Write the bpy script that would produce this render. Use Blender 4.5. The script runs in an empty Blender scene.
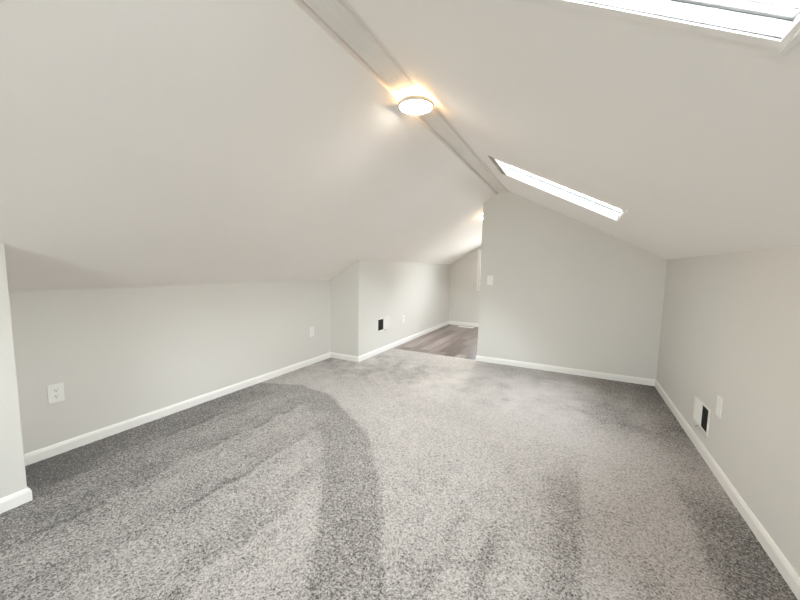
import bpy, bmesh, math, random
import numpy as np
from mathutils import Vector, Matrix
random.seed(4)
SC = bpy.context.scene
C = SC.collection
S = 0.85                                   # overall scale (camera about 1.28 m above the carpet)

# ------------------------------------------------------------------ measures (metres after scaling)
XB, XR, XW = -2.966*S, -3.515*S, 1.016*S   # left bump face, left recess face, right knee wall
YB, YF = 5.407*S, 8.616*S                  # partition, far wall
YS, YE = 0.728*S-.013, 4.351*S                  # ends of the left recess
XP = -1.357*S                              # free end of partition
ZW, ZR_ = 1.650*S, 1.279*S                 # knee wall tops
XBL, ZBL = -1.153*S, 2.633*S               # ridge beam edges
XBR, ZBR = -0.961*S, 2.654*S
YN = -3.6*S                                # wall behind the camera
CAM_H = 1.5*S
SLL = (ZBL-ZR_)/(XBL-XR)
SLR = (ZBR-ZW)/(XBR-XW)
def zl(x): return ZR_ + SLL*(x-XR)
def zr(x): return ZW + SLR*(x-XW)
def ztop(x):
    if x <= XBL: return zl(x)
    if x >= XBR: return zr(x)
    return ZBL + (ZBR-ZBL)*(x-XBL)/(XBR-XBL)

# ------------------------------------------------------------------ helpers
def face(bm, pts):
    return bm.faces.new([bm.verts.new(p) for p in pts])
def add_box(bm, a, b, M=None):
    (x0,y0,z0),(x1,y1,z1) = a, b
    v = [Vector(p) for p in ((x0,y0,z0),(x1,y0,z0),(x1,y1,z0),(x0,y1,z0),(x0,y0,z1),(x1,y0,z1),(x1,y1,z1),(x0,y1,z1))]
    if M is not None: v = [M @ p for p in v]
    v = [bm.verts.new(p) for p in v]
    for f in ((0,3,2,1),(4,5,6,7),(0,1,5,4),(1,2,6,5),(2,3,7,6),(3,0,4,7)):
        bm.faces.new([v[i] for i in f])
def add_prism(bm, poly, y0, y1):
    """poly of (x,z) extruded along y"""
    a = [bm.verts.new((x,y0,z)) for x,z in poly]; b = [bm.verts.new((x,y1,z)) for x,z in poly]
    bm.faces.new(a); bm.faces.new(b[::-1]); n = len(poly)
    for i in range(n):
        bm.faces.new((a[i],b[i],b[(i+1)%n],a[(i+1)%n]))
def add_lathe(bm, prof, n=64, M=None):
    """prof of (r,z), closed where r=0"""
    rings = []
    for r,z in prof:
        if r < 1e-7:
            p = Vector((0,0,z)); rings.append([bm.verts.new(M@p if M else p)])
        else:
            rr = []
            for k in range(n):
                t = 2*math.pi*k/n; p = Vector((r*math.cos(t), r*math.sin(t), z))
                rr.append(bm.verts.new(M@p if M else p))
            rings.append(rr)
    for A,B in zip(rings, rings[1:]):
        for k in range(n):
            j = (k+1)%n
            if len(A)==1 and len(B)==1: continue
            if len(A)==1: bm.faces.new((A[0],B[j],B[k]))
            elif len(B)==1: bm.faces.new((A[k],A[j],B[0]))
            else: bm.faces.new((A[k],A[j],B[j],B[k]))
def add_tube(bm, pts, r, n=10):
    pts = [Vector(p) for p in pts]; rings = []
    for i,p in enumerate(pts):
        t = (pts[min(i+1,len(pts)-1)]-pts[max(i-1,0)]).normalized()
        s = t.orthogonal().normalized(); q = t.cross(s)
        if i:                                   # keep the frame from twisting
            s = (ps - t*ps.dot(t)).normalized(); q = t.cross(s)
        ps = s
        rings.append([bm.verts.new(p + (s*math.cos(2*math.pi*k/n)+q*math.sin(2*math.pi*k/n))*r) for k in range(n)])
    for A,B in zip(rings, rings[1:]):
        for k in range(n): bm.faces.new((A[k],A[(k+1)%n],B[(k+1)%n],B[k]))
    bm.faces.new(rings[0][::-1]); bm.faces.new(rings[-1])
def obj(name, bm, m, parent=None, bevel=0, smooth=False, recalc=True, seg=2):
    if recalc: bmesh.ops.recalc_face_normals(bm, faces=bm.faces[:])
    me = bpy.data.meshes.new(name); bm.to_mesh(me); bm.free()
    o = bpy.data.objects.new(name, me); C.objects.link(o)
    me.materials.append(m)
    if smooth:
        for p in me.polygons: p.use_smooth = True
    if bevel:
        b = o.modifiers.new('bevel','BEVEL'); b.width = bevel; b.segments = seg; b.limit_method = 'ANGLE'; b.angle_limit = 0.6
    if parent: o.parent = parent
    return o
def tag(o, label, cat, group=None, kind=None):
    o['label'] = label; o['category'] = cat
    if group: o['group'] = group
    if kind: o['kind'] = kind
    return o
def thing(name, label, cat, loc=(0,0,0), rot=None, group=None, kind=None):
    o = bpy.data.objects.new(name, None); C.objects.link(o); o.empty_display_size = .05
    o.location = loc
    if rot is not None: o.rotation_euler = rot
    return tag(o, label, cat, group, kind)
def dup(root, loc, rot, label):
    r = root.copy(); C.objects.link(r); r.location = loc; r.rotation_euler = rot; r['label'] = label
    for ch in list(root.children):
        c = ch.copy(); C.objects.link(c); c.parent = r
        for g in ch.children:
            d = g.copy(); C.objects.link(d); d.parent = c
    return r

# ------------------------------------------------------------------ materials
def mat(name):
    m = bpy.data.materials.new(name); m.use_nodes = True
    nt = m.node_tree; return m, nt, nt.nodes['Principled BSDF']
def node(nt, typ, **kw):
    n = nt.nodes.new(typ)
    for k,v in kw.items():
        if k in n.inputs: n.inputs[k].default_value = v
        else: setattr(n,k,v)
    return n
def paint(name, col, rough, scale=160, bump=.06, var=.015, spec=.3):
    m,nt,b = mat(name); L = nt.links.new
    tc = node(nt,'ShaderNodeTexCoord')
    n1 = node(nt,'ShaderNodeTexNoise', Scale=scale, Detail=3.0); L(tc.outputs['Object'], n1.inputs['Vector'])
    n2 = node(nt,'ShaderNodeTexNoise', Scale=1.3, Detail=2.0); L(tc.outputs['Object'], n2.inputs['Vector'])
    r = node(nt,'ShaderNodeMix', data_type='RGBA')
    r.inputs['A'].default_value = (*[c*(1-var) for c in col],1); r.inputs['B'].default_value = (*[min(1,c*(1+var)) for c in col],1)
    L(n2.outputs['Fac'], r.inputs['Factor']); L(r.outputs['Result'], b.inputs['Base Color'])
    bp = node(nt,'ShaderNodeBump', Strength=bump, Distance=.002); L(n1.outputs['Fac'], bp.inputs['Height']); L(bp.outputs['Normal'], b.inputs['Normal'])
    b.inputs['Roughness'].default_value = rough; b.inputs['Specular IOR Level'].default_value = spec
    return m
WALL  = paint('wall_paint', (.69,.675,.638), .75)
CEIL  = paint('ceiling_paint', (.925,.89,.86), .85, spec=.2)
TRIM  = paint('trim_paint', (.86,.85,.82), .35, scale=60, bump=.02)
PLATE = paint('plate_plastic', (.85,.845,.82), .35, scale=300, bump=.01)
FRAME = paint('skylight_frame_paint', (.9,.9,.9), .4, scale=80, bump=.02)
RIM   = paint('lamp_rim_metal', (.62,.585,.54), .4, scale=200, bump=.01)
GASKET= paint('gasket_grey', (.13,.15,.16), .7, scale=90, bump=.02)
HEAD  = paint('head_strip_tan', (.42,.37,.31), .6, scale=60, bump=.05)
DARK  = paint('duct_dark', (.022,.022,.02), .6, scale=90, bump=.1)
METAL = paint('dull_metal', (.45,.42,.38), .35, scale=120, bump=.03)
VENT  = paint('register_enamel', (.80,.79,.75), .4, scale=200, bump=.02)

def beam_mat():
    m,nt,b = mat('ridge_board_paint'); L = nt.links.new
    tc = node(nt,'ShaderNodeTexCoord')
    mp = node(nt,'ShaderNodeMapping'); mp.inputs['Scale'].default_value = (60,3,60); L(tc.outputs['Object'], mp.inputs['Vector'])
    n = node(nt,'ShaderNodeTexNoise', Scale=1.6, Detail=3.0, Distortion=1.2); L(mp.outputs['Vector'], n.inputs['Vector'])
    n2 = node(nt,'ShaderNodeTexNoise', Scale=1.7, Detail=2.0); L(tc.outputs['Object'], n2.inputs['Vector'])
    mu = node(nt,'ShaderNodeMath', operation='MULTIPLY'); L(n.outputs['Fac'], mu.inputs[0]); L(n2.outputs['Fac'], mu.inputs[1])
    bp = node(nt,'ShaderNodeBump', Strength=.6, Distance=.014); L(mu.outputs['Value'], bp.inputs['Height']); L(bp.outputs['Normal'], b.inputs['Normal'])
    cb = node(nt,'ShaderNodeValToRGB'); L(mu.outputs['Value'], cb.inputs['Fac']); L(cb.outputs['Color'], b.inputs['Base Color'])
    cb.color_ramp.elements[0].position=.12; cb.color_ramp.elements[0].color=(.79,.755,.715,1)
    cb.color_ramp.elements[1].position=.42; cb.color_ramp.elements[1].color=(.90,.87,.83,1)
    b.inputs['Roughness'].default_value = .6
    return m
BEAM = beam_mat()

def glass_mat():
    m = bpy.data.materials.new('window_glass'); m.use_nodes = True; nt = m.node_tree; nt.nodes.clear(); L = nt.links.new
    o = node(nt,'ShaderNodeOutputMaterial'); mx = node(nt,'ShaderNodeMixShader')
    t = node(nt,'ShaderNodeBsdfTransparent'); t.inputs['Color'].default_value = (.94,.97,.97,1)
    g = node(nt,'ShaderNodeBsdfGlossy'); g.inputs['Roughness'].default_value = .02
    lw = node(nt,'ShaderNodeFresnel', IOR=1.45)
    L(lw.outputs['Fac'], mx.inputs['Fac']); L(t.outputs['BSDF'], mx.inputs[1]); L(g.outputs['BSDF'], mx.inputs[2]); L(mx.outputs['Shader'], o.inputs['Surface'])
    return m
GLASS = glass_mat()

def emit(name, col, st):
    m,nt,b = mat(name)
    b.inputs['Base Color'].default_value = (.8,.8,.8,1)
    b.inputs['Emission Color'].default_value = (*col,1); b.inputs['Emission Strength'].default_value = st
    # a touch of procedural unevenness in the diffuser
    tc = node(nt,'ShaderNodeTexCoord'); n = node(nt,'ShaderNodeTexNoise', Scale=40.0); nt.links.new(tc.outputs['Object'], n.inputs['Vector'])
    r = node(nt,'ShaderNodeMapRange'); r.inputs['To Min'].default_value = .35; r.inputs['To Max'].default_value = .45
    nt.links.new(n.outputs['Fac'], r.inputs['Value']); nt.links.new(r.outputs['Result'], b.inputs['Roughness'])
    return m
GLOW  = emit('lamp_diffuser_glow', (1,.90,.76), 12)
HALO  = emit('lamp_back_glow', (1,.62,.27), 13)

def carpet_mat():
    m,nt,b = mat('frieze_carpet'); L = nt.links.new
    tc = node(nt,'ShaderNodeTexCoord')
    at = node(nt,'ShaderNodeAttribute', attribute_name='nap_shade')
    # tufts: warped cells, and longer flecks
    w = node(nt,'ShaderNodeTexNoise', Scale=70.0, Detail=2.0); L(tc.outputs['Object'], w.inputs['Vector'])
    mixv = node(nt,'ShaderNodeMix', data_type='RGBA', blend_type='LINEAR_LIGHT'); mixv.inputs['Factor'].default_value = .012
    L(tc.outputs['Object'], mixv.inputs['A']); L(w.outputs['Color'], mixv.inputs['B'])
    v = node(nt,'ShaderNodeTexVoronoi', feature='F1', Scale=125.0); L(mixv.outputs['Result'], v.inputs['Vector'])
    n = node(nt,'ShaderNodeTexNoise', Scale=100.0, Detail=6.0, Roughness=.72, Distortion=1.2); L(tc.outputs['Object'], n.inputs['Vector'])
    big = node(nt,'ShaderNodeTexNoise', Scale=9.0, Detail=4.0, Roughness=.6); L(tc.outputs['Object'], big.inputs['Vector'])
    # tuft value
    h1 = node(nt,'ShaderNodeMapRange'); h1.inputs['From Min'].default_value=.40; h1.inputs['From Max'].default_value=.60; L(n.outputs['Fac'], h1.inputs['Value'])
    h2 = node(nt,'ShaderNodeMapRange'); h2.inputs['From Min'].default_value=.85; h2.inputs['From Max'].default_value=.15; L(v.outputs['Distance'], h2.inputs['Value'])
    hh = node(nt,'ShaderNodeMath', operation='MULTIPLY_ADD'); hh.inputs[1].default_value=.25; L(h2.outputs['Result'], hh.inputs[0])
    hm = node(nt,'ShaderNodeMath', operation='MULTIPLY'); hm.inputs[1].default_value=.75; L(h1.outputs['Result'], hm.inputs[0]); L(hm.outputs['Value'], hh.inputs[2])
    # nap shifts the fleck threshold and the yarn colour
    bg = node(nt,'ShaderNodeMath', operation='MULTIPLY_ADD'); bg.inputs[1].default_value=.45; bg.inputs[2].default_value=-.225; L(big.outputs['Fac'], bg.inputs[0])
    nap_shade = node(nt,'ShaderNodeMath', operation='ADD'); L(at.outputs['Fac'], nap_shade.inputs[0]); L(bg.outputs['Value'], nap_shade.inputs[1])
    sh = node(nt,'ShaderNodeMath', operation='MULTIPLY_ADD'); sh.inputs[1].default_value=.55; L(nap_shade.outputs['Value'], sh.inputs[0]); L(hh.outputs['Value'], sh.inputs[2])
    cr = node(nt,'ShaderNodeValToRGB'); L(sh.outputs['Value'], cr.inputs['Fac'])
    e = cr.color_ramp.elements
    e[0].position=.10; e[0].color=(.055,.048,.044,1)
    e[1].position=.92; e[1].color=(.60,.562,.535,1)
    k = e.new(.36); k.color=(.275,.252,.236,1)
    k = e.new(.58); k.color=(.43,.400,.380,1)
    L(cr.outputs['Color'], b.inputs['Base Color'])
    bp = node(nt,'ShaderNodeBump', Strength=.5, Distance=.008); L(hh.outputs['Value'], bp.inputs['Height']); L(bp.outputs['Normal'], b.inputs['Normal'])
    b.inputs['Roughness'].default_value=.95; b.inputs['Specular IOR Level'].default_value=.1
    b.inputs['Sheen Weight'].default_value=.25; b.inputs['Sheen Roughness'].default_value=.5
    return m
CARPET = carpet_mat()

def wood_mat():
    m,nt,b = mat('grey_brown_planks'); L = nt.links.new
    tc = node(nt,'ShaderNodeTexCoord')
    mp = node(nt,'ShaderNodeMapping'); mp.inputs['Rotation'].default_value=(0,0,math.pi/2); L(tc.outputs['Object'], mp.inputs['Vector'])
    br = node(nt,'ShaderNodeTexBrick', offset=.37, squash=1.0); L(mp.outputs['Vector'], br.inputs['Vector'])
    br.inputs['Color1'].default_value=(.115,.085,.078,1); br.inputs['Color2'].default_value=(.33,.27,.25,1); br.inputs['Mortar'].default_value=(.10,.075,.07,1)
    br.inputs['Scale'].default_value=1.0; br.inputs['Mortar Size'].default_value=.002; br.inputs['Brick Width'].default_value=1.1; br.inputs['Row Height'].default_value=.15; br.inputs['Bias'].default_value=0
    mp2 = node(nt,'ShaderNodeMapping'); mp2.inputs['Scale'].default_value=(22,1.6,22); L(tc.outputs['Object'], mp2.inputs['Vector'])
    n = node(nt,'ShaderNodeTexNoise', Scale=1.5, Detail=5.0, Distortion=.6); L(mp2.outputs['Vector'], n.inputs['Vector'])
    r = node(nt,'ShaderNodeMapRange'); r.inputs['From Min'].default_value=.3; r.inputs['From Max'].default_value=.7; r.inputs['To Min'].default_value=.70; r.inputs['To Max'].default_value=1.2; L(n.outputs['Fac'], r.inputs['Value'])
    mx = node(nt,'ShaderNodeMix', data_type='RGBA', blend_type='MULTIPLY'); mx.inputs['Factor'].default_value=1
    L(br.outputs['Color'], mx.inputs['A']); L(r.outputs['Result'], mx.inputs['B']); L(mx.outputs['Result'], b.inputs['Base Color'])
    bp = node(nt,'ShaderNodeBump', Strength=.15, Distance=.001); L(n.outputs['Fac'], bp.inputs['Height']); L(bp.outputs['Normal'], b.inputs['Normal'])
    b.inputs['Roughness'].default_value=.34
    return m
WOOD = wood_mat()

# ------------------------------------------------------------------ setting: floors
def lin(x, pts):                                                # piecewise linear, x array
    a = sorted(pts); return np.interp(x, [p[0] for p in a], [p[1] for p in a])
def smooth(a, b, x):
    t = np.clip((x-a)/(b-a),0,1); return t*t*(3-2*t)
def vnoise(x, y, sc, seed):
    rs = np.random.RandomState(seed); G = rs.rand(64,64)
    x = x*sc; y = y*sc; xi = np.floor(x).astype(int); yi = np.floor(y).astype(int); fx = x-xi; fy = y-yi
    fx = fx*fx*(3-2*fx); fy = fy*fy*(3-2*fy)
    g = lambda i,j: G[i%64, j%64]
    return (g(xi,yi)*(1-fx)+g(xi+1,yi)*fx)*(1-fy)+(g(xi,yi+1)*(1-fx)+g(xi+1,yi+1)*fx)*fy*1.0
def nap_shade_field(X, Y):
    """tracks the vacuum cleaner left in the pile, plus painted shade and brightening (in unscaled plan measures)"""
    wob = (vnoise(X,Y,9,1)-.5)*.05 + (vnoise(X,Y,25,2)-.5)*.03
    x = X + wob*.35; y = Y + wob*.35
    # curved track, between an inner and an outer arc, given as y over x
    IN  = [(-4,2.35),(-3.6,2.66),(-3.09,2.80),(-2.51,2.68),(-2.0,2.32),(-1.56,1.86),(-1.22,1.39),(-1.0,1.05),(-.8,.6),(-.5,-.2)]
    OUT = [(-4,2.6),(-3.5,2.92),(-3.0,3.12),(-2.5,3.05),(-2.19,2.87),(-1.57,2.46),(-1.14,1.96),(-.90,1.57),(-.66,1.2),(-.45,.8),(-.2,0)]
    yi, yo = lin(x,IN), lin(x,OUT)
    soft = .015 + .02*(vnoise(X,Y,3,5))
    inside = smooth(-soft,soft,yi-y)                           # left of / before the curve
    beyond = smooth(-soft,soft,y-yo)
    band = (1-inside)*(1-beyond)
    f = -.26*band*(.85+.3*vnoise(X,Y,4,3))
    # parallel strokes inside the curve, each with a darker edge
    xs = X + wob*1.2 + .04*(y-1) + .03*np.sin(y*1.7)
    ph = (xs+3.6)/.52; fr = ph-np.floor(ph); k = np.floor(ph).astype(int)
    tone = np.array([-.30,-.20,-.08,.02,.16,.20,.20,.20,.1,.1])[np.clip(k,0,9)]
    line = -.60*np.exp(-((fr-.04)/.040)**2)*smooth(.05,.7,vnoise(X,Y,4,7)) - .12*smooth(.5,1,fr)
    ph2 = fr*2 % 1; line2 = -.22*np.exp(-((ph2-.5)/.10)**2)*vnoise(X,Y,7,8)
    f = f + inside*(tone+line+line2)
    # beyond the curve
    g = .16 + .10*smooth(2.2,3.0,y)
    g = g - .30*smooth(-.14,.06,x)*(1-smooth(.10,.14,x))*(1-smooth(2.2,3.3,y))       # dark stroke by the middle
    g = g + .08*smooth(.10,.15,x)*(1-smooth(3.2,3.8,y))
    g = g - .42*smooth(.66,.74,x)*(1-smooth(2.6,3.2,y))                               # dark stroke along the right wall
    g = g - .28*smooth(.62,.95,x)*smooth(2.9,3.6,y)  # back right side painted darker, as shade
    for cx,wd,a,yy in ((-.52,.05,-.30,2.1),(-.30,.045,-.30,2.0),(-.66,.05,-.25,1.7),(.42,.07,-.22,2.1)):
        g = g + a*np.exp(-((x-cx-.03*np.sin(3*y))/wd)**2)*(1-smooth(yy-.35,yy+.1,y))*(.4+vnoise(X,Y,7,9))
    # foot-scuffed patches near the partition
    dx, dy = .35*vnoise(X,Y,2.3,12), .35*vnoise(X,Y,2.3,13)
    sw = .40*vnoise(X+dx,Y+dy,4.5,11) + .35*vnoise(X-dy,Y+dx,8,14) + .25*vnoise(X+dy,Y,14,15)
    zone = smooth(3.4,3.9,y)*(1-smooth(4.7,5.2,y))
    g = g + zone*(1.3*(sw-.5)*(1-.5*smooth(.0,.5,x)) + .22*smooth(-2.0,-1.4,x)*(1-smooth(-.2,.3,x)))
    g = g + .16*smooth(2.9,3.5,y)*smooth(-2.4,-1.6,x)*(1-smooth(.1,.6,x))  # middle of the carpet painted lighter, standing in for brighter light
    g = g - .26*smooth(4.5,5.1,y)*smooth(-1.4,-.9,x) - .32*smooth(-.1,.5,x)*smooth(3.3,4.0,y)  # shade painted in towards the partition and the back right corner
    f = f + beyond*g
    # shade painted into the near corners and along the left wall
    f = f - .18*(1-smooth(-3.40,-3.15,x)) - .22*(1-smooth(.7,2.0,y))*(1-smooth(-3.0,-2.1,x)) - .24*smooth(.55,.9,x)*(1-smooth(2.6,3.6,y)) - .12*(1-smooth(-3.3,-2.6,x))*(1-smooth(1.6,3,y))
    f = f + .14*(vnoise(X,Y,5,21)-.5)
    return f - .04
STEP = .022
nx = int((XW-XR)/STEP)+1; ny = int((YB-YN)/STEP)+1
gx = np.linspace(XR-.02, XW+.02, nx); gy = np.linspace(YN-.02, YB, ny)
GX, GY = np.meshgrid(gx, gy)
nap_shade = nap_shade_field(GX/S, GY/S)
rs = np.random.RandomState(3)
verts = np.stack([GX.ravel(), GY.ravel(), (rs.rand(GX.size)-.5)*.003], 1)
idx = np.arange(nx*ny).reshape(ny,nx)
quads = np.stack([idx[:-1,:-1],idx[:-1,1:],idx[1:,1:],idx[1:,:-1]],-1).reshape(-1,4)
me = bpy.data.meshes.new('floor'); me.from_pydata(verts.tolist(), [], quads.tolist())
a = me.attributes.new('nap_shade','FLOAT','POINT'); a.data.foreach_set('value', nap_shade.ravel().astype(np.float32))
for p in me.polygons: p.use_smooth = True
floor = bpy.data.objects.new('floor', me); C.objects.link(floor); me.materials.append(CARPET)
tag(floor, 'grey frieze carpet with vacuum tracks covering the main attic room', 'carpet', kind='structure')
bm = bmesh.new(); add_box(bm, (XR-.1,YN-.1,-.10), (XW+.1,YB,-.004))
tag(obj('floor_slab', bm, TRIM), 'slab beneath the grey carpet', 'floor', kind='structure')
bm = bmesh.new(); add_box(bm, (XB-.02,YB,-.10), (XW+.1,YF+.05,-.003))
tag(obj('floor_wood', bm, WOOD), 'grey brown plank floor of the room beyond the partition', 'floor', kind='structure')
bm = bmesh.new(); add_prism(bm, [(0,-.006),(.001,.001),(.006,.004),(.020,.004),(.027,.001),(.028,-.006)], 0, XP-XB)
st = obj('trim_1', bm, METAL)
st.matrix_world = Matrix.Translation((XP,YB-.014,0)) @ Matrix.Rotation(math.pi/2,4,'Z')
tag(st, 'thin threshold strip where the carpet meets the planks', 'threshold', kind='structure')

# ------------------------------------------------------------------ setting: walls
T = .12
def gable(bm, y0, y1, holes=(), xa=XR-T, xb=XW+T, ext=.03):
    xs = sorted(set([xa,xb,XBL,XBR]+[h[0] for h in holes]+[h[1] for h in holes]))
    xs = [x for x in xs if xa-1e-9 <= x <= xb+1e-9]
    for p,q in zip(xs,xs[1:]):
        cuts = [(h[2],h[3]) for h in holes if h[0] <= p+1e-9 and h[1] >= q-1e-9]
        z = -.05
        for c0,c1 in sorted(cuts):
            add_prism(bm, [(p,z),(q,z),(q,c0),(p,c0)], y0, y1); z = c1
        add_prism(bm, [(p,z),(q,z),(q,ztop(q)+ext),(p,ztop(p)+ext)], y0, y1)
def wall(name, bm, label):
    return tag(obj(name, bm, WALL), label, 'wall', kind='structure')
bm = bmesh.new(); add_prism(bm, [(XR,-.05),(XR,zl(XR)+.02),(XR-T,zl(XR-T)+.02),(XR-T,-.05)], YS-.05, YE+.05)
wall('wall_left', bm, 'low pale grey knee wall set back on the left side')
bm = bmesh.new(); add_prism(bm, [(XB,-.05),(XB,zl(XB)+.02),(XR-T,zl(XR-T)+.02),(XR-T,-.05)], YN-.1, YS)
wall('wall_left_front', bm, 'projecting pale wall at the left edge of the photo')
bm = bmesh.new(); add_prism(bm, [(XB,-.05),(XB,zl(XB)+.02),(XR-T,zl(XR-T)+.02),(XR-T,-.05)], YE, YF+.05)
wall('wall_left_rear', bm, 'projecting pale wall running back to the far room')
bm = bmesh.new(); add_prism(bm, [(XW,-.05),(XW,zr(XW)+.02),(XW+T,zr(XW+T)+.02),(XW+T,-.05)], YN-.1, YF+.05)
wall('wall_right', bm, 'low pale grey knee wall on the right')
bm = bmesh.new(); add_prism(bm, [(XP,-.05),(XW+.02,-.05),(XW+.02,zr(XW+.02)+.02),(XBR,ZBR+.035),(XBL,ZBL+.035),(XP,zl(XP)+.02)], YB, YB+.11)
wall('wall_back', bm, 'pale gable partition across the end of the carpet')
WX0, WX1, WZ0, WZ1 = -2.20*S, -.75*S, 1.01*S, 1.93*S
bm = bmesh.new(); gable(bm, YF, YF+T, [(WX0,WX1,WZ0,WZ1)])
wall('wall_far', bm, 'beige end wall of the room beyond the partition')
NX0, NX1, NZ0, NZ1 = -1.45*S, .25*S, .25*S, 1.80*S
bm = bmesh.new(); gable(bm, YN-T, YN, [(NX0,NX1,NZ0,NZ1)])
wall('wall_front', bm, 'gable wall behind the camera with an added window')

# ------------------------------------------------------------------ setting: ceiling with two skylight openings and one added for daylight
TH = .018                                                       # depth of the plain reveal
phi = math.atan(-SLR)
U = Vector((math.cos(phi),0,-math.sin(phi))); N = Vector((math.sin(phi),0,math.cos(phi))); V = Vector((0,1,0))
def slope_matrix(y):                                            # u down the right slope, v along the room, w outwards; origin at beam edge
    M = Matrix((U,V,N)).transposed().to_4x4(); M.translation = Vector((XBR,y,ZBR)); return M
ULEN = (XW-XBR)/math.cos(phi)
def u_of(x): return (x*S-XBR)/math.cos(phi)
SU0 = u_of(-.765)
SUE = [u_of(.352), u_of(.325), u_of(.338)]                      # lower ends of the openings
SKY = [(.40*S,1.036*S), (3.41*S,4.04*S), (6.30*S,6.96*S)]                        # y extents: near, far, added one
MS = slope_matrix(0)
bm = bmesh.new()
rows = [(YN-.1,SKY[0][0]),SKY[0],(SKY[0][1],SKY[1][0]),SKY[1],(SKY[1][1],SKY[2][0]),SKY[2],(SKY[2][1],YF+.05)]
for i,(a0,a1) in enumerate(rows):
    cols = [(0,SU0),(SUE[i//2],ULEN+.15)] if i in (1,3,5) else [(0,ULEN+.15)]
    for c0,c1 in cols: add_box(bm, (c0,a0,0),(c1,a1,TH), MS)
dL = Vector((XBL-XR,0,ZBL-ZR_)).normalized(); nL = Vector((-dL.z,0,dL.x))
ML = Matrix((dL,V,nL)).transposed().to_4x4(); ML.translation = Vector((XR,0,ZR_))
add_box(bm, (-.2,YN-.1,0),((XBL-XR)/dL.x,YF+.05,.018), ML)
add_prism(bm, [(XBL,ZBL),(XBL,ZBL+.05),(XBL-.04,ZBL+.05),(XBL-.04,ZBL+.005)], YN-.1, YF+.05)
bmesh.ops.remove_doubles(bm, verts=bm.verts[:], dist=1e-5)
tag(obj('ceiling', bm, CEIL), 'two white sloping plaster ceiling planes under the roof', 'ceiling', kind='structure')
# roof boards above, so that no sky leaks round the plaster
# ridge board: lies slightly above the left plaster edge, flush on the right with a shallow groove
bm = bmesh.new()
wB = XBR-XBL; up = .022
add_prism(bm, [(XBL-.03,ZBL+up+.02),(XBL+.009,ZBL+up+.02),(XBL+.011,ZBL+up),(XBR-wB*.22,ZBL+up*.9),(XBR-wB*.17,ZBL+up*.9+.012),(XBR+.004,ZBR+.003),(XBR+.03,ZBR+.08),(XBL-.03,ZBL+.08)], YN-.1, YF+.05)
tag(obj('trim_2', bm, BEAM), 'white painted ridge board with coarse brush texture along the peak', 'ridge board', kind='structure')

# ------------------------------------------------------------------ baseboards
BH, BT = .073, .013
def base(name, a, b, label, side, ma=0, mb=0):
    """a->b on plan; the board stands on the side given by +-1 (left of a->b = +1)"""
    A = Vector((*a,0)); B = Vector((*b,0)); d = (B-A); L = d.length; d.normalize(); n = Vector((-d.y,d.x,0))*side
    bm = bmesh.new()
    add_prism(bm, [(-.004,-.004),(BT,-.004),(BT,BH*.72),(BT*.82,BH*.82),(BT*.62,BH*.93),(BT*.35,BH),(-.004,BH)], 0, L)
    for v in bm.verts: v.co.y += (mb if v.co.y > L/2 else -ma)*v.co.x
    o = obj(name, bm, TRIM); M = Matrix((n,d,Vector((0,0,1)))).transposed().to_4x4(); M.translation = A; o.matrix_world = M
    return tag(o, label, 'baseboard', kind='structure')
base('baseboard_left', (XR,YS), (XR,YE), 'white baseboard along the set-back left wall', -1, -1, -1)
base('baseboard_left_front', (XB,YN), (XB,YS), 'white baseboard on the projecting wall at the left edge', -1, -1, 1)
base('baseboard_front_return', (XR,YS), (XB,YS), 'white baseboard on the end of the left projecting wall', 1, -1, 1)
base('baseboard_rear_return', (XR,YE), (XB,YE), 'short white baseboard on the return wall facing the camera', -1, -1, 1)
base('baseboard_left_rear', (XB,YE), (XB,YF), 'white baseboard leading into the far room', -1, 1, -1)
base('baseboard_right', (XW,YN), (XW,YB), 'white baseboard along the right knee wall', 1, -1, -1)
base('baseboard_back', (XP,YB), (XW,YB), 'white baseboard along the gable partition', -1, 1, -1)
base('baseboard_partition_end', (XP,YB), (XP,YB+.11), 'white baseboard round the free end of the partition', 1, 1, 0)
base('baseboard_far', (XB,YF), (XW,YF), 'white baseboard below the far window', -1, -1, -1)
base('baseboard_front', (XB,YN), (XW,YN), 'white baseboard behind the camera', 1, -1, -1)

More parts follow.
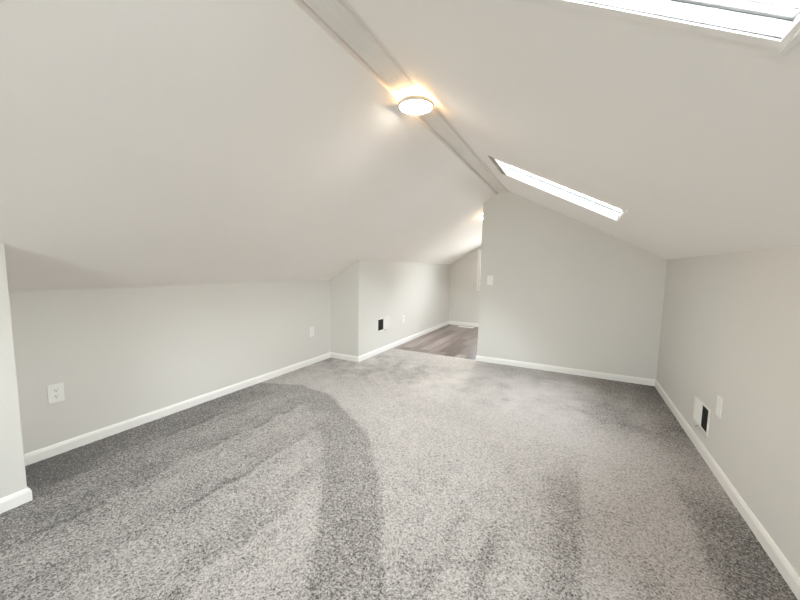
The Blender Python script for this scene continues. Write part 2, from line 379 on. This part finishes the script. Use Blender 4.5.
# ------------------------------------------------------------------ skylights
def ring(bm, i0, i1, w0, w1, U0, U1, V0, V1):
    """rectangular ring: outer inset i0, inner inset i1, from depth w0 to w1"""
    o = (U0+i0,U1-i0,V0+i0,V1-i0); n = (U0+i1,U1-i1,V0+i1,V1-i1)
    add_box(bm,(o[0],o[2],w0),(n[0],o[3],w1)); add_box(bm,(n[1],o[2],w0),(o[1],o[3],w1))
    add_box(bm,(n[0],o[2],w0),(n[1],n[2],w1)); add_box(bm,(n[0],n[3],w0),(n[1],o[3],w1))
def skylight(num, k, label):
    y0,y1 = SKY[k]; L = SUE[k]-SU0; W = y1-y0
    t = thing('window_%d'%num, label, 'skylight', group='skylights in the right slope', kind='structure')
    M = slope_matrix(y0); M.translation = M.translation + U*SU0
    t.matrix_world = M
    bm = bmesh.new()
    ring(bm, -.06, .002, TH, .027, 0,L,0,W); ring(bm, -.06, .006, .031, .042, 0,L,0,W); ring(bm, -.06, .003, .042, .0445, 0,L,0,W); ring(bm, -.06, .008, .0445, .058, 0,L,0,W)
    obj('window_frame', bm, FRAME, t)
    bm = bmesh.new(); ring(bm, -.06, -.002, .027, .031, 0,L,0,W); ring(bm, -.06, .001, .058, .066, 0,L,0,W); obj('gasket', bm, GASKET, t)
    # flat plaster-coloured casing round the opening, with a head strip at the ridge end
    bm = bmesh.new(); c = .022
    add_box(bm,(0,-c,-.004),(L,0,.002)); add_box(bm,(0,W,-.004),(L,W+c,.002)); add_box(bm,(L,-c,-.004),(L+.010,W+c,.002))
    obj('casing', bm, CEIL, t)
    bm = bmesh.new(); add_box(bm,(-.055,-c,-.004),(0,W+c,.002)); obj('head_strip', bm, HEAD, t)
    bm = bmesh.new(); ring(bm, -.06, .012, .066, .076, 0,L,0,W)
    s = obj('window_sash', bm, FRAME, t)
    bm = bmesh.new(); add_box(bm, (-.02,-.02,.0765),(L+.02,W+.02,.0805)); obj('window_pane', bm, GLASS, s)
    # white bead along the lower edge of the opening
    bm = bmesh.new(); add_box(bm, (L+.010,-.022,-.012),(L+.022,W+.022,.002)); obj('edge_bead', bm, TRIM, t, bevel=.002)
    # hook and catch
    bm = bmesh.new(); add_tube(bm, [(-.03,W*.5-.03,-.004),(-.026,W*.5-.03,-.018),(-.014,W*.5,-.022),(-.026,W*.5+.03,-.018),(-.03,W*.5+.03,-.004)], .004)
    add_box(bm, (-.040,W*.5-.045,-.007),(-.020,W*.5+.045,-.003)); obj('catch', bm, METAL, t)
    bm = bmesh.new(); add_box(bm, (L*.80,W-.012,.046),(L*.80+.016,W-.006,.058)); add_tube(bm, [(L*.80+.008,W-.010,.052),(L*.80+.008,W-.022,.050),(L*.80+.008,W-.024,.042)], .003)
    obj('blind_hook', bm, METAL, t)
    return t
skylight(1, 0, 'nearer skylight cropped by the top right edge of the photo')
skylight(2, 1, 'farther skylight near the gable partition, beside the ridge board')
skylight(5, 2, 'added skylight of the far room, unseen behind the partition')  # unseen, added to bring daylight into the far room

# ------------------------------------------------------------------ windows
def sash_window(num, x0,x1,z0,z1, y, out, label):
    """y = room face of the wall, out = +1 when outside lies towards +y"""
    t = thing('window_%d'%num, label, 'window', ((x0+x1)/2,y,z0), kind='structure'); w = (x1-x0)/2; h = z1-z0
    def bx(bm,a,b):
        a=list(a); b=list(b); a[1]*=out; b[1]*=out
        add_box(bm,(a[0],min(a[1],b[1]),a[2]),(b[0],max(a[1],b[1]),b[2]))
    bm = bmesh.new(); c=.036
    bx(bm,(-w-c,-.014,-.0),(-w,.0,h+c)); bx(bm,(w,-.014,0),(w+c,0,h+c)); bx(bm,(-w,-.014,h),(w,0,h+c))
    obj('window_casing', bm, TRIM, t, bevel=.003)
    bm = bmesh.new(); bx(bm,(-w-c-.02,-.035,-.022),(w+c+.02,.06,0)); bx(bm,(-w-c,-.012,-.075),(w+c,0,-.022)); obj('window_sill', bm, TRIM, t, bevel=.003)
    bm = bmesh.new()
    bx(bm,(-w,0,0),(-w+.02,.11,h)); bx(bm,(w-.02,0,0),(w,.11,h)); bx(bm,(-w+.02,0,h-.02),(w-.02,.11,h)); bx(bm,(-w+.02,.06,0),(w-.02,.11,.02))
    obj('window_frame', bm, TRIM, t)
    for nm,a0,a1,yy in (('lower_sash',.02,h*.52,.05),('upper_sash',h*.48,h-.02,.078)):
        bm = bmesh.new(); s=.04
        bx(bm,(-w+.02,yy,a0),(-w+.02+s,yy+.026,a1)); bx(bm,(w-.02-s,yy,a0),(w-.02,yy+.026,a1))
        bx(bm,(-w+.02+s,yy,a0),(w-.02-s,yy+.026,a0+s)); bx(bm,(-w+.02+s,yy,a1-s),(w-.02-s,yy+.026,a1))
        o = obj(nm, bm, TRIM, t)
        bm = bmesh.new(); bx(bm,(-w+.02+s,yy+.011,a0+s),(w-.02-s,yy+.015,a1-s)); obj('window_pane', bm, GLASS, o)
    return t
sash_window(3, WX0,WX1,WZ0,WZ1, YF, 1, 'white sash window in the far wall, half hidden by the partition')
sash_window(4, NX0,NX1,NZ0,NZ1, YN, -1, 'unseen white sash window added behind the camera for fill light')  # unseen window, added to let in fill daylight

# ------------------------------------------------------------------ ceiling lights
def disc_light(label, loc, rot):
    t = thing('ceiling_light', label, 'ceiling light', loc, rot, 'round flush ceiling lights')
    R = .107
    bm = bmesh.new(); add_lathe(bm, [(R-.011,-.047),(R-.008,-.0505),(R-.002,-.050),(R,-.047),(R,-.030),(R-.003,-.026),(R-.02,-.025),(0,-.025)]); obj('rim', bm, RIM, t, smooth=True)
    bm = bmesh.new(); add_lathe(bm, [(0,-.0475),(R*.5,-.0473),(R-.014,-.0465),(R-.011,-.045),(R-.011,-.040),(0,-.040)]); obj('diffuser', bm, GLOW, t, smooth=True)
    bm = bmesh.new(); add_lathe(bm, [(0,-.025),(R-.024,-.025),(R-.022,-.021),(R-.022,.0),(0,.0)]); obj('back_glow_ring', bm, HALO, t, smooth=True)
    return t
LX, LY = -1.054*S, 2.232*S
lamp = disc_light('round flush ceiling light on the ridge board, glowing warm in the main room', (LX,LY,ZBL+.020), (0,0,0))
ly2 = 6.02*S; lx2 = -1.46*S
dup(lamp, (lx2,ly2,zl(lx2)), (0,-math.atan(SLL),0), 'second round ceiling light, mostly hidden behind the partition')

# ------------------------------------------------------------------ wall plates (local: x right, z up, y out of the wall towards -y)
def plate_bm(w=.079, h=.124, d=.006):
    bm = bmesh.new(); add_box(bm, (-w/2,-d,-h/2),(w/2,0.0005,h/2)); return bm
def outlet(label, loc, rz):
    t = thing('wall_outlet', label, 'outlet', loc, (0,0,rz), 'white wall outlets')
    obj('cover_plate', plate_bm(), PLATE, t, bevel=.0025)
    for s in (1,-1):
        bm = bmesh.new(); add_lathe(bm, [(0,0),(.0168,0),(.0168,-.0085),(.0160,-.009),(0,-.009)], 32, Matrix.Translation((0,0,s*.0205)) @ Matrix.Rotation(-math.pi/2,4,'X') @ Matrix.Scale(-1,4,(0,0,1)) @ Matrix.Scale(.86,4,(0,1,0)))
        # lathe axis now points out of the wall
        r = obj('socket', bm, PLATE, t)
        bm = bmesh.new()
        add_box(bm,(-.0078,-.0096,s*.0205+.0005),(-.0054,-.0088,s*.0205+.0095)); add_box(bm,(.0054,-.0096,s*.0205+.0015),(.0078,-.0088,s*.0205+.0090))
        add_box(bm,(-.0025,-.0096,s*.0205-.0095),(.0025,-.0088,s*.0205-.0045)); obj('slots', bm, DARK, r)
    bm = bmesh.new(); add_lathe(bm, [(0,0),(.0032,0),(.0032,-.0070),(0,-.0076)], 16, Matrix.Rotation(-math.pi/2,4,'X') @ Matrix.Scale(-1,4,(0,0,1))); obj('screw', bm, METAL, t)
    return t
RL, RR = math.pi/2, -math.pi/2                                   # facing +x (left wall) / facing -x (right wall)
def zc(a): return a*S
o1 = outlet('white wall outlet on the left wall, nearest the projecting wall', (XR,1.04*S,.483*S), RL)
dup(o1, (XR,3.905*S,.498*S), (0,0,RL), 'white outlet on the left wall near its far corner')
dup(o1, (XB,5.90*S,.487*S), (0,0,RL), 'white outlet on the rear left wall, past the wall register')
def blank_or_rocker(name, label, cat, loc, rz, rocker):
    t = thing(name, label, cat, loc, (0,0,rz))
    obj('cover_plate', plate_bm(), PLATE, t, bevel=.0025)
    bm = bmesh.new(); add_box(bm,(-.018,-.0075,-.035),(.018,-.005,.035)); obj('inner_frame', bm, PLATE, t, bevel=.001)
    bm = bmesh.new()
    if rocker:
        add_prism(bm, [(-.0155,-.0078),(.0155,-.0078)][:0] or [(-.0155,-.031),(.0155,-.031),(.0155,.031),(-.0155,.031)], -.0105, -.007)
        for v in bm.verts:
            if v.co.z < 0 and v.co.y < -.009: v.co.y += .0025
        obj('rocker', bm, PLATE, t, bevel=.0008)
    else:
        add_box(bm,(-.0155,-.0092,-.031),(.0155,-.007,.031)); f = obj('insert', bm, PLATE, t, bevel=.0008)
    for s in (1,-1):
        bm = bmesh.new(); add_lathe(bm, [(0,-.0055),(.003,-.0055),(.003,-.0066),(0,-.0070)], 12, Matrix.Translation((0,0,s*.0485)) @ Matrix.Rotation(-math.pi/2,4,'X') @ Matrix.Scale(-1,4,(0,0,1))); obj('screw', bm, PLATE, t)
    return t
blank_or_rocker('light_switch', 'white rocker light switch near the free edge of the partition', 'light switch', (-1.20*S,YB,1.317*S), 0, True)
blank_or_rocker('wall_plate', 'white wall plate on the right wall beside the register', 'wall plate', (XW,3.295*S,.497*S), RR, False)

# ------------------------------------------------------------------ wall registers
def register(label, loc, rz, w, h, open_side):
    """open_side: +1 the dark half lies to local +x"""
    t = thing('wall_register', label, 'vent', loc, (0,0,rz), 'white wall registers')
    d = .009; e = .016; q = open_side
    bm = bmesh.new()
    add_box(bm,(-w/2,-d,-h/2),(-w/2+e,0,h/2)); add_box(bm,(w/2-e,-d,-h/2),(w/2,0,h/2))
    add_box(bm,(-w/2+e,-d,-h/2),(w/2-e,0,-h/2+e)); add_box(bm,(-w/2+e,-d,h/2-e),(w/2-e,0,h/2))
    xm = q*.006                                                   # bar between the halves
    add_box(bm,(xm-.007,-d,-h/2+e),(xm+.007,0,h/2-e))
    bmesh.ops.remove_doubles(bm, verts=bm.verts[:], dist=1e-6)
    obj('register_frame', bm, VENT, t, bevel=.003)
    # closed louvres in one half
    lo, hi = sorted((xm-q*.007, -q*(w/2-e)))
    bm = bmesh.new(); n = 9; st = (hi-lo)/n
    for k in range(n):
        x = lo+st*(k+.5)
        add_box(bm,(-st*.52,-.0010,-h/2+e),(st*.52,.0010,h/2-e), Matrix.Translation((x,-.005,0)) @ Matrix.Rotation(.28*q,4,'Z'))
    obj('louvres', bm, VENT, t)
    lo2, hi2 = sorted((xm+q*.007, q*(w/2-e)))
    bm = bmesh.new(); add_box(bm,(lo2,-.003,-h/2+e),(hi2,0,h/2-e)); dk = obj('duct_opening', bm, DARK, t); dk['label'] = 'dark open duct half of register'
    bm = bmesh.new(); n = 5; st = (hi2-lo2)/n
    for k in range(1,n): add_box(bm,(lo2+st*k-.0006,-.007,-h/2+e),(lo2+st*k+.0006,-.003,h/2-e))
    obj('damper_fins', bm, DARK, dk)
    bm = bmesh.new(); add_tube(bm, [(xm-q*.012,-d+.001,-h/2+.010),(xm-q*.012,-d-.012,-h/2+.006),(xm-q*.018,-d-.018,-h/2-.004),(xm-q*.030,-d-.018,-h/2-.008)], .003); obj('damper_lever', bm, METAL, t)
    for sx in (1,-1):
        bm = bmesh.new(); add_lathe(bm, [(0,-d+.001),(.0045,-d+.001),(.0045,-d-.0012),(0,-d-.0022)], 14, Matrix.Translation((sx*(w/2-.010),0,0)) @ Matrix.Rotation(-math.pi/2,4,'X') @ Matrix.Scale(-1,4,(0,0,1)))
        obj('screw', bm, METAL, t)
    return t
register('white wall register on the right wall, its near half open and dark', (XW,3.642*S,.302*S), RR, .385*S, .225*S, 1)
register('white wall register on the rear left wall, its left half open and dark', (XB,5.13*S,.497*S), RL, .43*S, .225*S, -1)
t = thing('floor_register', 'pale floor register on the planks by the far wall', 'vent', (-2.42*S,8.41*S,-.003))
bm = bmesh.new(); ww,hh = .17,.06
add_box(bm,(-ww,-hh,0),(ww,-hh+.014,.006)); add_box(bm,(-ww,hh-.014,0),(ww,hh,.006)); add_box(bm,(-ww,-hh+.014,0),(-ww+.014,hh-.014,.006)); add_box(bm,(ww-.014,-hh+.014,0),(ww,hh-.014,.006))
obj('register_frame', bm, VENT, t, bevel=.001)
bm = bmesh.new()
for k in range(24): add_box(bm,(-ww+.014+k*.013,-hh+.014,.001),(-ww+.014+k*.013+.008,hh-.014,.005))
obj('grille', bm, VENT, t)

# ------------------------------------------------------------------ light: overcast sky through the openings
w = bpy.data.worlds.new('sky'); SC.world = w; w.use_nodes = True; nt = w.node_tree; bgd = nt.nodes['Background']
tc = node(nt,'ShaderNodeTexCoord'); sp = node(nt,'ShaderNodeSeparateXYZ'); nt.links.new(tc.outputs['Generated'], sp.inputs['Vector'])
cr = node(nt,'ShaderNodeValToRGB'); nt.links.new(sp.outputs['Z'], cr.inputs['Fac'])
e = cr.color_ramp.elements; e[0].position=.0; e[0].color=(.80,.79,.75,1); e[1].position=.6; e[1].color=(.90,.95,1,1)
k = e.new(.03); k.color=(.94,.97,1,1)
nt.links.new(cr.outputs['Color'], bgd.inputs['Color']); bgd.inputs['Strength'].default_value = 8.0
def spot(loc, rot):                                            # the beam that each ceiling light throws down
    l = bpy.data.lights.new('ceiling_light_beam','SPOT'); l.energy = LAMP_W; l.color = (1,.93,.84); l.spot_size = math.radians(156); l.spot_blend = 1.0; l.shadow_soft_size = .03
    o = bpy.data.objects.new('ceiling_light_beam', l); C.objects.link(o); o.location = loc; o.rotation_euler = rot
LAMP_W = 24
spot((LX,LY,ZBL-.062), (0,0,0))
spot((lx2+.07*math.sin(math.atan(SLL)),ly2,zl(lx2)-.08), (0,-math.atan(SLL)*.6,0))
def portal(name, M, sx, sy):
    l = bpy.data.lights.new(name,'AREA'); l.shape='RECTANGLE'; l.size=sx; l.size_y=sy; l.cycles.is_portal=True
    o = bpy.data.objects.new(name,l); C.objects.link(o); o.matrix_world = M
for i,(y0,y1) in enumerate(SKY):
    M = slope_matrix((y0+y1)/2); M.translation = M.translation + U*((SU0+SUE[i])/2) + N*.14
    portal('skylight_portal', M, SUE[i]-SU0, y1-y0)
portal('window_portal', Matrix.Translation(((WX0+WX1)/2,YF+.14,(WZ0+WZ1)/2)) @ Matrix.Rotation(-math.pi/2,4,'X'), WX1-WX0, WZ1-WZ0)
portal('window_portal', Matrix.Translation(((NX0+NX1)/2,YN-.14,(NZ0+NZ1)/2)) @ Matrix.Rotation(math.pi/2,4,'X'), NX1-NX0, NZ1-NZ0)

# ------------------------------------------------------------------ camera
cam = bpy.data.cameras.new('camera'); co = bpy.data.objects.new('camera', cam); C.objects.link(co)
cam.sensor_width = 36; cam.lens = 36*339.448/800; cam.clip_start = .02
yaw, pitch, roll = -.4763, .0969, .0175
fw = Vector((math.sin(yaw)*math.cos(pitch), math.cos(yaw)*math.cos(pitch), -math.sin(pitch)))
r = Vector((math.cos(yaw), -math.sin(yaw), 0)); u = r.cross(fw)
r2 = r*math.cos(roll)+u*math.sin(roll); u2 = -r*math.sin(roll)+u*math.cos(roll)
M = Matrix((r2,u2,-fw)).transposed().to_4x4(); M.translation = Vector((0,0,CAM_H)); co.matrix_world = M
SC.camera = co
SC.cycles.max_bounces = 16; SC.cycles.diffuse_bounces = 10; SC.cycles.transparent_max_bounces = 16
SC.cycles.sample_clamp_indirect = 12; SC.cycles.use_denoising = True
SC.view_settings.view_transform = 'Standard'; SC.view_settings.look = 'None'; SC.view_settings.gamma = 1; SC.view_settings.use_curve_mapping = False
SC.view_settings.exposure = 1.63
